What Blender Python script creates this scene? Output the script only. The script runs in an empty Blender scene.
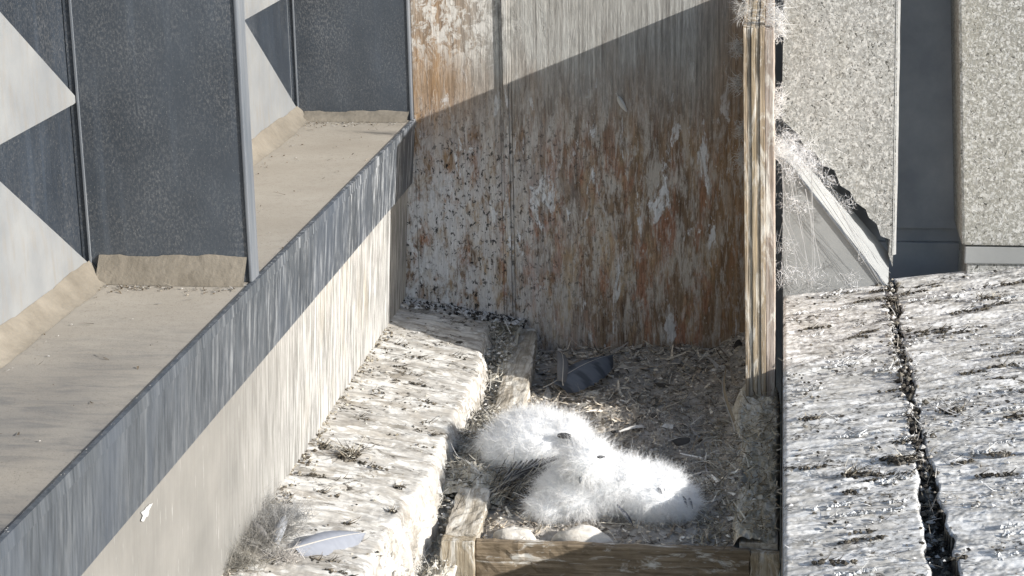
import bpy, bmesh, math, random
import numpy as np
from mathutils import Vector, Matrix

random.seed(7); RNG = np.random.default_rng(7)
scene = bpy.context.scene
COL = scene.collection

# ------------------------------------------------------------------ camera
F, CX, CY = 2000.0, 512.0, 288.0
D = np.array([783 - CX, -285 - CY, F]); D /= np.linalg.norm(D)
_k = 0.02
_dy = -F * D[2] / (_k * D[0] + D[1]); V = np.array([_k * _dy, _dy, F]); V /= np.linalg.norm(V)
W = np.cross(V, D)
if W[0] < 0: W = -W
R = np.stack([W, D, -V])                       # camera axes -> world axes
C = -(R @ (np.array([475 - CX, 541 - CY, F]) * 0.55 / 280))
def P(x, y, axis, val):                        # photo pixel -> point on the plane axis = val
    r = R @ np.array([x - CX, y - CY, F]); t = (val - C[axis]) / r[axis]
    return C + t * r
cam_data = bpy.data.cameras.new('camera'); cam = bpy.data.objects.new('camera', cam_data); COL.objects.link(cam)
M = Matrix.Identity(4)
for i in range(3):
    M[i][0] = R[i, 0]; M[i][1] = -R[i, 1]; M[i][2] = -R[i, 2]; M[i][3] = C[i]
cam.matrix_world = M
cam_data.sensor_width = 36; cam_data.lens = F * 36 / 1024
cam_data.clip_start = 0.05; cam_data.clip_end = 3000
scene.camera = cam

# ------------------------------------------------------------------ light
SUN = Vector((1.0, -0.37, 0.396)).normalized()
world = bpy.data.worlds.new('World'); scene.world = world; world.use_nodes = True
wn = world.node_tree.nodes; wl = world.node_tree.links
sky = wn.new('ShaderNodeTexSky'); sky.sky_type = 'NISHITA'; sky.sun_disc = False
sky.sun_elevation = math.asin(SUN.z); sky.sun_rotation = math.atan2(SUN.x, SUN.y)
sky.altitude = 100; sky.air_density = 1.0; sky.dust_density = 1.2; sky.ozone_density = 1.2
wn['Background'].inputs['Strength'].default_value = 0.13
wl.new(sky.outputs[0], wn['Background'].inputs['Color'])
sd = bpy.data.lights.new('sun', 'SUN'); sd.energy = 4.6; sd.angle = math.radians(0.5); sd.color = (1, 0.978, 0.94)
so = bpy.data.objects.new('sun', sd); COL.objects.link(so)
so.rotation_euler = SUN.to_track_quat('Z', 'Y').to_euler(); so.location = (6, -4, 5)
vs = scene.view_settings
vs.view_transform = 'Standard'; vs.look = 'None'; vs.gamma = 1; vs.use_curve_mapping = False
vs.exposure = 0.71
scene.render.resolution_x = 1024; scene.render.resolution_y = 576

# ------------------------------------------------------------------ noise
_T = np.random.default_rng(3).random((256, 256))
def vnoise(x, y, seed=0):
    x = np.asarray(x, float) + seed * 17.31; y = np.asarray(y, float) + seed * 9.77
    xi = np.floor(x).astype(int); yi = np.floor(y).astype(int); fx = x - xi; fy = y - yi
    fx = fx * fx * (3 - 2 * fx); fy = fy * fy * (3 - 2 * fy)
    g = lambda a, b: _T[a & 255, b & 255]
    return ((g(xi, yi) * (1 - fx) + g(xi + 1, yi) * fx) * (1 - fy) +
            (g(xi, yi + 1) * (1 - fx) + g(xi + 1, yi + 1) * fx) * fy) * 2 - 1
def fbm(x, y, seed=0, octv=4, gain=0.5):
    s = 0; a = 1
    for o in range(octv):
        s = s + a * vnoise(np.asarray(x) * 2 ** o, np.asarray(y) * 2 ** o, seed + o); a *= gain
    return s

# ------------------------------------------------------------------ object helpers
def tag(o, label=None, cat=None, group=None, kind=None):
    if label: o['label'] = label
    if cat: o['category'] = cat
    if group: o['group'] = group
    if kind: o['kind'] = kind
    return o
def thing(name, loc, label, cat, group=None):
    o = bpy.data.objects.new(name, None); COL.objects.link(o); o.location = Vector(loc); o.empty_display_size = .05
    return tag(o, label, cat, group)
def wloc(o):
    v = Vector((0, 0, 0))
    while o is not None: v += o.location; o = o.parent
    return v
def mesh(name, verts, faces, mat, parent=None, smooth=False, colors=None, base=None):
    """verts in world space; origin goes to base (or the parent's origin)"""
    verts = np.asarray(verts, float)
    org = np.array(wloc(parent)) if parent is not None else (np.array(base) if base is not None else np.zeros(3))
    me = bpy.data.meshes.new(name); me.from_pydata((verts - org).tolist(), [], faces if isinstance(faces, list) else faces.tolist())
    if smooth: me.polygons.foreach_set('use_smooth', [True] * len(me.polygons))
    if colors is not None:
        ca = me.color_attributes.new('Col', 'FLOAT_COLOR', 'POINT')
        c = np.ones((len(verts), 4)); c[:, :3] = colors; ca.data.foreach_set('color', c.ravel())
    me.materials.append(mat); me.update()
    o = bpy.data.objects.new(name, me); COL.objects.link(o)
    if parent is not None: o.parent = parent
    else: o.location = Vector(org)
    return o
def grid_faces(nu, nv, off=0):
    i, j = np.meshgrid(np.arange(nu - 1), np.arange(nv - 1), indexing='ij'); a = (i * nv + j).ravel() + off
    return np.stack([a, a + nv, a + nv + 1, a + 1], 1)
def box(name, x0, x1, y0, y1, z0, z1, mat, parent=None, bev=0.002, rough=0.0, cell=0.012, seed=1, shear=None, base=None):
    """bevelled box; rough > 0 subdivides it and wears its surface; shear(v) moves vertices"""
    bm = bmesh.new(); bmesh.ops.create_cube(bm, size=1)
    for v in bm.verts:
        v.co = Vector(((x0 + x1) / 2 + v.co.x * (x1 - x0), (y0 + y1) / 2 + v.co.y * (y1 - y0), (z0 + z1) / 2 + v.co.z * (z1 - z0)))
    if bev: bmesh.ops.bevel(bm, geom=list(bm.edges), offset=bev, segments=2, affect='EDGES', profile=.6)
    if rough:
        for ax, (a, b) in enumerate(((x0, x1), (y0, y1), (z0, z1))):
            n = min(60, int((b - a) / cell))
            for k in range(1, n):
                co = Vector((0, 0, 0)); co[ax] = a + (b - a) * k / n; no = Vector((0, 0, 0)); no[ax] = 1
                bmesh.ops.bisect_plane(bm, geom=bm.verts[:] + bm.edges[:] + bm.faces[:], plane_co=co, plane_no=no, dist=1e-5)
        bm.normal_update(); bm.verts.ensure_lookup_table()
        co = np.array([v.co[:] for v in bm.verts])
        n1 = fbm(co[:, 0] * 60 + co[:, 2] * 31, co[:, 1] * 60 + co[:, 2] * 47, seed) * rough
        for v, d in zip(bm.verts, n1): v.co += v.normal * float(d)
    if shear:
        for v in bm.verts: v.co = Vector(shear(v.co))
    bm.verts.ensure_lookup_table()
    vv = [v.co[:] for v in bm.verts]; ff = [[v.index for v in f.verts] for f in bm.faces]
    for i, v in enumerate(bm.verts): v.index = i
    ff = [[v.index for v in f.verts] for f in bm.faces]; bm.free()
    if parent is None and base is None: base = ((x0 + x1) / 2, (y0 + y1) / 2, z0)
    return mesh(name, vv, ff, mat, parent, base=base)
def prism(name, poly, nvec, mat, parent=None, base=None, bev=0.0):
    """polygon (3D points) extruded along nvec"""
    bm = bmesh.new(); vs_ = [bm.verts.new(Vector(p)) for p in poly]; f = bm.faces.new(vs_)
    r = bmesh.ops.extrude_face_region(bm, geom=[f])
    for e in r['geom']:
        if isinstance(e, bmesh.types.BMVert): e.co += Vector(nvec)
    bmesh.ops.recalc_face_normals(bm, faces=bm.faces)
    if bev: bmesh.ops.bevel(bm, geom=list(bm.edges), offset=bev, segments=2, affect='EDGES')
    for i, v in enumerate(bm.verts): v.index = i
    vv = [v.co[:] for v in bm.verts]; ff = [[v.index for v in q.verts] for q in bm.faces]; bm.free()
    if parent is None and base is None: base = np.mean(np.array(poly), 0)
    return mesh(name, vv, ff, mat, parent, base=base)

# ------------------------------------------------------------------ materials
class Mat:
    def __init__(s, name, rough=0.8, spec=0.3):
        s.m = bpy.data.materials.new(name); s.m.use_nodes = True; s.t = s.m.node_tree
        s.b = s.t.nodes['Principled BSDF']; s.b.inputs['Roughness'].default_value = rough
        s.b.inputs['Specular IOR Level'].default_value = spec
        g = s.t.nodes.new('ShaderNodeNewGeometry'); s.pos = g.outputs['Position']
    def n(s, t): return s.t.nodes.new(t)
    def L(s, a, b): s.t.links.new(a, b)
    def vec(s, sc, off=(0, 0, 0), src=None):
        m = s.n('ShaderNodeMapping'); m.inputs['Scale'].default_value = sc; m.inputs['Location'].default_value = off
        s.L(src or s.pos, m.inputs['Vector']); return m.outputs[0]
    def noise(s, sc, scale=1, detail=5, rough=.55, dist=0, off=(0, 0, 0), src=None):
        t = s.n('ShaderNodeTexNoise'); t.inputs['Scale'].default_value = scale; t.inputs['Detail'].default_value = detail
        t.inputs['Roughness'].default_value = rough; t.inputs['Distortion'].default_value = dist
        s.L(s.vec(sc, off, src), t.inputs['Vector']); return t.outputs['Fac']
    def voro(s, sc, off=(0, 0, 0), feature='F1', rnd=1.0):
        t = s.n('ShaderNodeTexVoronoi'); t.feature = feature; t.inputs['Scale'].default_value = 1; t.inputs['Randomness'].default_value = rnd
        s.L(s.vec(sc, off), t.inputs['Vector']); return t
    def ramp(s, fac, stops):
        r = s.n('ShaderNodeValToRGB'); e = r.color_ramp.elements
        while len(e) < len(stops): e.new(0.5)
        for el, (p, c) in zip(e, stops):
            el.position = p; el.color = (c, c, c, 1) if isinstance(c, (int, float)) else (*c, 1)
        s.L(fac, r.inputs[0]); return r.outputs[0]
    def val(s, x): return x
    def mix(s, fac, a, b, mode='MIX'):
        m = s.n('ShaderNodeMix'); m.data_type = 'RGBA'; m.blend_type = mode
        for sock, v in ((m.inputs[0], fac), (m.inputs[6], a), (m.inputs[7], b)):
            if isinstance(v, (int, float)): sock.default_value = v if sock.type == 'VALUE' else (v, v, v, 1)
            elif isinstance(v, tuple): sock.default_value = (*v, 1)
            else: s.L(v, sock)
        return m.outputs[2]
    def math(s, op, a, b=0.0):
        m = s.n('ShaderNodeMath'); m.operation = op; m.use_clamp = False
        for sock, v in ((m.inputs[0], a), (m.inputs[1], b)):
            if isinstance(v, (int, float)): sock.default_value = v
            else: s.L(v, sock)
        return m.outputs[0]
    def axis(s, ax, a, b):           # 0..1 along a world axis from a to b
        x = s.n('ShaderNodeSeparateXYZ'); s.L(s.pos, x.inputs[0])
        r = s.n('ShaderNodeMapRange'); r.inputs[1].default_value = a; r.inputs[2].default_value = b
        s.L(x.outputs[ax], r.inputs[0]); return r.outputs[0]
    def color(s, c):
        if isinstance(c, tuple): s.b.inputs['Base Color'].default_value = (*c, 1)
        else: s.L(c, s.b.inputs['Base Color'])
    def bump(s, h, strength=.5, dist=.004):
        b = s.n('ShaderNodeBump'); b.inputs['Strength'].default_value = strength; b.inputs['Distance'].default_value = dist
        s.L(h, b.inputs['Height']); s.L(b.outputs[0], s.b.inputs['Normal'])

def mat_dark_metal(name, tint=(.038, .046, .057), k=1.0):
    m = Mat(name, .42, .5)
    c = m.mix(m.ramp(m.noise((4, 4, 2.2), 1, 6, .6), [(.3, 0), (.72, 1)]), tuple(v * .75 for v in tint), tuple(v * 1.75 for v in tint))
    sp = m.ramp(m.noise((260, 260, 150), 1, 3, .7), [(.46, 0), (.66, 1)])
    reg = m.ramp(m.noise((7, 7, 5), 1, 4, .6, off=(3, 1, 2)), [(.38, .04), (.7, .5)])
    c = m.mix(m.math('MULTIPLY', sp, reg), c, tuple(v * 5.5 for v in (tint[1], tint[1], tint[1])))
    st = m.ramp(m.noise((38, 38, 1.6), 1, 4, .6), [(.55, 0), (.78, .35)])
    c = m.mix(st, c, tuple(v * 3.2 for v in tint))
    sp2 = m.ramp(m.noise((420, 420, 420), 1, 2, .5, off=(9, 9, 9)), [(.66, 0), (.72, .3)])
    c = m.mix(sp2, c, (.4, .39, .36))
    m.color(c); m.bump(m.noise((140, 140, 90), 1, 4), .15, .002)
    return m.m
def mat_sunlit_metal():  # cladding metal with its sunlit tone put into the colour
    m = Mat('sunlit_metal', .5, .4)
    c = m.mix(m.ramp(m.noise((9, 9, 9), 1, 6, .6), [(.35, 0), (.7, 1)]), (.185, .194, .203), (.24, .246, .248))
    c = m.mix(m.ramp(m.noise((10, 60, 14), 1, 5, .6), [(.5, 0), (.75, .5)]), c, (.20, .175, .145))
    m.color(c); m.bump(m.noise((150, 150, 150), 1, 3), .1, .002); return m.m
def mat_edge_metal():
    m = Mat('edge_metal', .38, .5)
    c = m.mix(m.ramp(m.noise((40, 40, 3), 1, 5, .6), [(.35, 0), (.7, 1)]), (.10, .115, .135), (.20, .21, .225))
    m.color(c); return m.m
def mat_dust_top():
    m = Mat('dusty_sheet', .85, .2)
    c = m.mix(m.ramp(m.noise((5, 5, 5), 1, 6, .6), [(.3, 0), (.7, 1)]), (.345, .305, .25), (.42, .38, .32))
    c = m.mix(m.ramp(m.noise((70, 70, 70), 1, 4, .6), [(.5, 0), (.75, .5)]), c, (.30, .265, .22))
    # wind-swept grime, running off towards the fascia; outer stretch also darker overall
    g = m.ramp(m.noise((9, 34, 10), 1, 7, .7, dist=.6), [(.46, 0), (.66, .8)])
    w = m.math('MULTIPLY', m.ramp(m.axis(1, -0.45, -1.15), [(0, 0), (1, 1)]), m.ramp(m.noise((3, 2.5, 3), 1, 3, .5, off=(4, 4, 4)), [(.3, .25), (.6, 1)]))
    c = m.mix(m.math('MULTIPLY', g, w), c, (.10, .105, .11))
    c = m.mix(m.math('MULTIPLY', w, .7), c, (.15, .15, .15))
    g2 = m.ramp(m.noise((10, 22, 10), 1, 6, .65, dist=.8, off=(5, 2, 1)), [(.64, 0), (.74, .2)])
    c = m.mix(g2, c, (.16, .15, .135))
    sp = m.ramp(m.noise((300, 300, 300), 1, 2, .5), [(.64, 0), (.7, .6)])
    c = m.mix(sp, c, (.16, .13, .1))
    m.color(c); m.bump(m.noise((220, 220, 220), 1, 4), .2, .002); return m.m
def mat_tan():
    m = Mat('tan_sealant', .9, .2)
    c = m.mix(m.ramp(m.noise((14, 14, 14), 1, 6, .65), [(.3, 0), (.7, 1)]), (.15, .132, .106), (.235, .21, .172))
    m.color(c); m.bump(m.noise((90, 90, 90), 1, 5), .5, .004); return m.m
def mat_fascia():
    m = Mat('fascia_metal', .5, .4)
    st = m.noise((110, 110, 5.0), 1, 7, .72)
    c = m.mix(m.ramp(st, [(.36, 0), (.68, 1)]), (.034, .040, .048), (.094, .105, .118))
    back = m.ramp(m.axis(1, -0.9, 1.2), [(0, .1), (.4, .5), (.7, 1)])
    w = m.ramp(m.noise((60, 60, 5), 1, 8, .76, off=(2, 8, 3)), [(.5, 0), (.64, 1)])
    c = m.mix(m.math('MULTIPLY', w, back), c, (.46, .475, .49))
    b = m.ramp(m.noise((5, 5, 2), 1, 4, .6, off=(7, 1, 1)), [(.45, 0), (.7, .6)])
    c = m.mix(b, c, (.075, .09, .115))
    m.color(c); m.bump(st, .15, .002); return m.m
def mat_lower_face():
    m = Mat('lower_face_sheet', .75, .25)
    st = m.noise((170, 170, 6), 1, 6, .7)
    base = m.mix(m.ramp(m.noise((6, 6, 6), 1, 5, .6), [(.3, 0), (.7, 1)]), (.16, .156, .146), (.225, .217, .202))
    base = m.mix(m.ramp(st, [(.4, 0), (.7, .3)]), base, (.15, .143, .13))
    far = m.ramp(m.axis(1, -0.55, .75), [(0, 0), (1, 1)])
    w = m.ramp(m.noise((95, 95, 4.5), 1, 8, .76, dist=.15, off=(4, 8, 3)), [(.43, 0), (.58, .85)])
    wf = m.math('MULTIPLY', w, m.ramp(far, [(0, .03), (.3, .4), (.6, 1)]))
    c = m.mix(wf, base, (.56, .55, .53))
    dr = m.ramp(m.noise((170, 170, 6), 1, 4, .6, off=(1, 3, 3)), [(.66, 0), (.7, .8)])
    c = m.mix(dr, c, (.42, .415, .40))
    y = m.ramp(m.noise((9, 9, 3), 1, 4, .6, off=(6, 6, 1)), [(.55, 0), (.75, .5)])
    c = m.mix(m.math('MULTIPLY', y, far), c, (.36, .30, .19))
    m.color(c); m.bump(st, .3, .002); return m.m
def mat_guano(name, cols, sx=(6, 70, 40), dark=.06, speck=(.63, .69), tanamt=.5):
    m = Mat(name, .92, .15)
    st = m.noise(sx, 1, 7, .66, dist=.5)
    c = m.ramp(st, [(.30, cols[0]), (.44, cols[1]), (.54, cols[2]), (.66, cols[3])])
    msk = m.ramp(m.noise((6, 9, 6), 1, 4, .6, off=(9, 4, 2)), [(.44, 0), (.60, 1)])
    bl = m.ramp(m.noise((9, 12, 9), 1, 6, .65, off=(3, 3, 3)), [(.42, 0), (.62, 1)])
    c = m.mix(m.math('MULTIPLY', bl, tanamt), c, cols[4])
    w = m.ramp(m.noise((sx[0] * 2.2, sx[1] * .7, 30), 1, 7, .7, dist=1., off=(8, 1, 5)), [(.51, 0), (.57, .85)])
    c = m.mix(w, c, cols[3])
    dk = m.ramp(m.noise((sx[0] * 7, sx[1] * 1.9, 90), 1, 5, .7, dist=.6, off=(1, 6, 2)), [speck[0] - .03, 0], ) if False else \
        m.ramp(m.noise((sx[0] * 7, sx[1] * 1.9, 90), 1, 5, .7, dist=.6, off=(1, 6, 2)), [(speck[0] - .02, 0), (speck[1], 1)])
    c = m.mix(m.math('MULTIPLY', dk, msk), c, (dark * 1.15, dark, dark * .8))
    f = m.ramp(m.noise((60, 200, 160), 1, 4, .7), [(.3, .78), (.7, 1.1)])
    c = m.mix(1.0, c, f, 'MULTIPLY')
    m.color(c); m.bump(m.math('ADD', st, m.noise((150, 200, 150), 1, 5, .7)), .25, .0022); return m.m
def mat_backboard():
    m = Mat('stained_back_board', .85, .25)
    gr = m.noise((190, 190, 5), 1, 6, .65, dist=.25)
    fine = m.noise((260, 260, 26), 1, 5, .7, dist=.4, off=(4, 0, 4))
    grey = m.ramp(gr, [(.3, (.17, .16, .145)), (.5, (.31, .30, .275)), (.7, (.45, .44, .41))])
    brown = m.ramp(m.noise((110, 110, 6), 1, 7, .7, dist=.5, off=(2, 0, 1)), [(.32, (.085, .058, .040)), (.50, (.20, .138, .092)), (.68, (.35, .255, .175))])
    # fresh grey wood high up, stained below an uneven line, more orange at both ends
    hgt = m.math('ADD', m.axis(2, .34, .88), m.math('MULTIPLY', m.math('SUBTRACT', m.noise((8, 8, 2.4), 1, 6, .65), .5), 1.1))
    c = m.mix(m.ramp(hgt, [(.35, 0), (.8, 1)]), brown, grey)
    # whitewash: long runs, patches and spatter
    mid = m.math('MULTIPLY', m.ramp(m.axis(2, .78, .50), [(0, 0), (1, 1)]), m.ramp(m.axis(2, -.05, .25), [(0, .6), (1, 1)]))
    w = m.ramp(m.noise((32, 32, 6), 1, 8, .76, dist=.3, off=(1, 0, 7)), [(.49, 0), (.57, .85)])
    c = m.mix(m.math('MULTIPLY', w, mid), c, (.55, .51, .455))
    # rust red and tan-orange runs
    low = m.ramp(m.axis(2, .66, .40), [(0, 0), (1, 1)])
    r = m.ramp(m.noise((21, 21, 5), 1, 8, .76, dist=.3, off=(9, 0, 4)), [(.51, 0), (.59, .85)])
    c = m.mix(m.math('MULTIPLY', r, low), c, m.ramp(fine, [(.3, (.22, .095, .055)), (.7, (.42, .23, .15))]))
    r2 = m.ramp(m.noise((15, 15, 4), 1, 8, .74, dist=.3, off=(2, 0, 6)), [(.51, 0), (.62, .75)])
    c = m.mix(m.math('MULTIPLY', r2, low), c, m.ramp(fine, [(.3, (.29, .195, .105)), (.7, (.52, .40, .26))]))
    edge = m.math('ADD', m.ramp(m.axis(0, .37, .5), [(0, 0), (1, .95)]), m.math('MULTIPLY', m.ramp(m.axis(0, -.12, -.25), [(0, 0), (1, 1)]), m.ramp(m.axis(2, .40, .60), [(0, 0), (1, 1)])))
    edge = m.math('MULTIPLY', edge, m.ramp(m.noise((16, 16, 3), 1, 6, .66, off=(5, 0, 3)), [(.3, .3), (.58, 1)]))
    orange = m.ramp(gr, [(.3, (.14, .08, .04)), (.7, (.42, .26, .13))])
    c = m.mix(m.math('MULTIPLY', edge, .85), c, orange)
    w3 = m.ramp(m.noise((75, 75, 15), 1, 7, .76, dist=.4, off=(6, 0, 1)), [(.51, 0), (.60, .75)])
    c = m.mix(m.math('MULTIPLY', w3, mid), c, (.56, .52, .47))
    leftw = m.math('MULTIPLY', m.ramp(m.axis(0, .14, -.26), [(0, 0), (1, 1)]), m.ramp(m.axis(2, .66, .40), [(0, 0), (1, 1)]))
    w2 = m.ramp(m.noise((24, 24, 10), 1, 8, .76, dist=.35, off=(4, 0, 2)), [(.42, 0), (.53, .95)])
    c = m.mix(m.math('MULTIPLY', w2, leftw), c, (.62, .62, .625))
    bg = m.ramp(m.noise((20, 20, 6), 1, 7, .72, dist=.5, off=(13.2, 0, .4)), [(.585, 0), (.62, 1)])
    c = m.mix(m.math('MULTIPLY', bg, mid), c, (.70, .70, .70))
    sp = m.ramp(m.noise((120, 120, 70), 1, 4, .6, off=(2, 2, 5)), [(.64, 0), (.69, .8)])
    c = m.mix(m.math('MULTIPLY', sp, mid), c, (.6, .57, .51))
    # black mould flecks
    mk = m.math('MULTIPLY', m.ramp(m.noise((9, 9, 7), 1, 4, .6, off=(0, 0, 9)), [(.33, .1), (.50, 1)]), m.ramp(m.axis(0, .50, -.15), [(0, .1), (.5, .45), (1, 1)]))
    mk = m.math('MULTIPLY', mk, m.ramp(m.axis(2, .70, .52), [(0, 0), (1, 1)]))
    bk = m.ramp(m.noise((92, 92, 66), 1, 6, .7, dist=.3, off=(3, 0, 3)), [(.55, 0), (.60, .95)])
    c = m.mix(m.math('MULTIPLY', bk, mk), c, (.015, .015, .017))
    # white scratches high on the left sheet
    ul = m.math('MULTIPLY', m.ramp(m.axis(0, -.02, -.16), [(0, 0), (1, 1)]), m.ramp(m.axis(2, .70, .80), [(0, 0), (1, 1)]))
    ws = m.ramp(m.noise((46, 46, 30), 1, 7, .75, dist=.6, off=(3, 0, 8)), [(.46, 0), (.55, .85)])
    c = m.mix(m.math('MULTIPLY', ws, ul), c, (.62, .60, .56))
    c = m.mix(1.0, c, m.ramp(fine, [(.3, .72), (.7, 1.2)]), 'MULTIPLY')
    m.color(c); m.bump(m.math('ADD', gr, m.math('ADD', bg, w3)), .45, .003); return m.m
def mat_wood(name, along, lo, mid, hi, gscale=160, white=0.0, dirt=.5, wcol=(.62, .59, .53)):
    m = Mat(name, .85, .2)
    sc = [gscale] * 3; sc[along] = 5
    gr = m.noise(tuple(sc), 1, 6, .66, dist=.35)
    c = m.ramp(gr, [(.3, lo), (.5, mid), (.7, hi)])
    d = m.ramp(m.noise((12, 12, 12), 1, 6, .65, off=(2, 5, 1)), [(.45, 0), (.7, dirt)])
    c = m.mix(d, c, tuple(v * .8 for v in lo))
    if white:
        s2 = [40, 40, 40]; s2[along] = 9
        w = m.ramp(m.noise(tuple(s2), 1, 7, .7, dist=.8, off=(5, 1, 1)), [(.56 - .16 * white, 0), (.66 - .12 * white, .9)])
        c = m.mix(w, c, wcol)
    m.color(c); m.bump(gr, .7, .004); return m.m
def mat_concrete(name, base=(.30, .30, .285), k=1.0):
    m = Mat(name, .9, .2)
    c = m.mix(m.ramp(m.noise((5, 5, 5), 1, 5, .6), [(.3, 0), (.7, 1)]), tuple(v * .88 for v in base), tuple(v * 1.12 for v in base))
    def agg(sc, off, lo, hi, amt):
        return m.math('MULTIPLY', m.ramp(m.noise((sc,) * 3, 1, 2.5, .55, dist=.9, off=off), [(lo, 0), (hi, 1)]), amt)
    c = m.mix(agg(75, (1, 2, 3), .53, .60, .75), c, (.50, .495, .475))
    c = m.mix(agg(62, (7, 2, 5), .55, .62, .55), c, (.24, .235, .215))
    c = m.mix(agg(130, (2, 9, 3), .54, .60, .6), c, (.60, .595, .57))
    c = m.mix(agg(140, (5, 5, 1), .57, .63, .7), c, (.17, .165, .15))
    pit = m.ramp(m.noise((130, 130, 100), 1, 4, .6, dist=.9), [(.60, 0), (.66, .95)])
    c = m.mix(pit, c, (.055, .053, .047))
    d = m.ramp(m.noise((10, 10, 3), 1, 5, .6, off=(7, 7, 7)), [(.5, 0), (.8, .35)])
    c = m.mix(d, c, (.30, .28, .22))
    m.color(c); m.bump(m.math('SUBTRACT', m.noise((120, 120, 120), 1, 5), pit), .5, .004); return m.m
def mat_plain(name, c0, c1, sc=20, rough=.85, bump=.3):
    m = Mat(name, rough, .25)
    m.color(m.mix(m.ramp(m.noise((sc, sc, sc), 1, 6, .65), [(.3, 0), (.7, 1)]), c0, c1))
    if bump: m.bump(m.noise((sc * 6,) * 3, 1, 4), bump, .003)
    return m.m
def mat_attr(name, rough=.85, trans=0.0, nz=True):
    m = Mat(name, rough, .2)
    a = m.n('ShaderNodeVertexColor'); a.layer_name = 'Col'
    c = a.outputs[0]
    if nz: c = m.mix(1.0, c, m.ramp(m.noise((160, 160, 160), 1, 4, .6), [(.25, .6), (.75, 1.25)]), 'MULTIPLY')
    m.color(c)
    if trans:
        tb = m.n('ShaderNodeBsdfTranslucent'); m.L(c, tb.inputs[0]); mx = m.n('ShaderNodeMixShader'); mx.inputs[0].default_value = trans
        m.L(m.b.outputs[0], mx.inputs[1]); m.L(tb.outputs[0], mx.inputs[2]); m.L(mx.outputs[0], m.t.nodes['Material Output'].inputs[0])
    return m.m

DARK = mat_dark_metal('dark_weathered_metal'); SHADEW = mat_dark_metal('shaded_side_cladding', (.020, .026, .035)); SUNLIT = mat_sunlit_metal(); EDGE = mat_edge_metal()  # side cladding is darkened to paint in the wall's shaded parts
DUST = mat_dust_top(); TAN = mat_tan(); FASC = mat_fascia(); LOWF = mat_lower_face()
GU_BEAM = mat_guano('caked_droppings_cream', [(.17, .155, .13), (.37, .35, .32), (.48, .46, .425), (.62, .605, .57), (.32, .28, .225)], (6, 36, 30), .04, (.56, .61), .5)
GU_SLAB = mat_guano('caked_droppings_grey', [(.33, .315, .285), (.53, .515, .485), (.65, .635, .605), (.82, .81, .785), (.46, .43, .375)], (9, 40, 40), .045, (.54, .60), .45)
GU_BOARD = mat_guano('caked_droppings_tan', [(.32, .28, .21), (.48, .43, .34), (.57, .525, .44), (.68, .65, .58), (.44, .395, .295)], (60, 24, 24), .05, (.60, .68), .6)
BACK = mat_backboard()
W_FRONT = mat_wood('brown_board', 0, (.105, .078, .05), (.215, .165, .11), (.33, .265, .19), 150, .2)
W_GREY = mat_wood('weathered_board', 1, (.19, .16, .12), (.36, .32, .26), (.50, .46, .40), 130, .55)
W_END = mat_wood('end_post', 2, (.16, .13, .085), (.34, .28, .20), (.52, .46, .36), 140, .35)
W_PLY = [mat_wood('ply_%s' % n, 2, lo, mi, hi, 170, w, .5) for n, lo, mi, hi, w in (
    ('ochre', (.17, .13, .085), (.32, .255, .18), (.45, .38, .295), .3), ('grey', (.16, .135, .105), (.28, .245, .195), (.40, .36, .30), .3),
    ('straw', (.19, .145, .09), (.36, .29, .20), (.49, .42, .33), .3))]
W_LINING = mat_wood('pink_white_lining', 2, (.20, .155, .12), (.33, .275, .235), (.46, .41, .37), 120, .3)
CONC = mat_concrete('aggregate_concrete'); CONC2 = mat_concrete('aggregate_concrete_worn', (.29, .285, .255))
CONC_D = mat_plain('recess_concrete', (.34, .345, .36), (.48, .48, .48), 9)
FLASH = mat_plain('grey_flashing', (.24, .245, .24), (.31, .315, .31), 6, .6, .1)
GAP = mat_plain('dark_gap', (.02, .02, .018), (.05, .048, .042), 30)
DECK = mat_plain('deck', (.24, .23, .21), (.32, .31, .28), 3)
LITTER = mat_plain('nest_litter', (.26, .235, .20), (.50, .46, .41), 55, .95, .8)
PIECES = mat_attr('litter_pieces'); DOWNM = mat_attr('down', .9, .5, False); FEATH = mat_attr('feather', .7, .2, False)
SKINM = mat_plain('chick_down_base', (.80, .80, .795), (.86, .86, .855), 60, .95, .1)
BEAKM = mat_plain('beak_grey', (.10, .11, .12), (.22, .23, .24), 60, .45, .1); EYEM = mat_plain('eye_dark', (.03, .03, .03), (.075, .075, .078), 60, .35, .1)
STONE = mat_plain('pale_stone', (.42, .38, .32), (.70, .67, .62), 28, .9, .5)
SPLAT = mat_plain('white_dropping', (.36, .36, .355), (.48, .48, .475), 80)
CLOD = mat_plain('dark_clod', (.035, .03, .024), (.13, .11, .085), 90, .95, .8)

# ================================================================== SETTING
YB = 1.25                                    # front face of the nest box's back board
LZ = lambda y: .6115 - .0135 * y             # height of the metal ledge along its run
g = box('roof_deck', -60, 60, -60, 60, -.75, -.55, DECK, bev=0); tag(g, kind='structure')

# ---- metal ledge with fascia, to the left
XA, XB, XC_, XW = -.322, -.334, -.372, -.62
def strip(name, rows, mat, parent, ny=2, y0=-2.2, y1=YB - .003):
    """sheet swept along Y: rows = list of (x, z(y))"""
    ys = np.linspace(y0, y1, ny); vv = []
    for x, zf in rows:
        for y in ys: vv.append((x, y, zf(y)))
    return mesh(name, vv, grid_faces(len(rows), ny), mat, parent)
led = thing('metal_ledge', (-.45, -.4, -.2), 'long dusty metal ledge with dark streaked fascia above the caked beam', 'ledge')
BZ = lambda y: LZ(y) - .150 - .004 * (1 - y)   # fascia foot
CZ = lambda y: .165 + .012 * (-y)
YE = YB - .003
prism('top_sheet', [(XW - .02, -2.2, LZ(-2.2)), (XA, -2.2, LZ(-2.2)), (XA, YE, LZ(YE)), (XW - .02, YE, LZ(YE))], (0, 0, -.02), DUST, led, bev=.0015)
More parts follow.
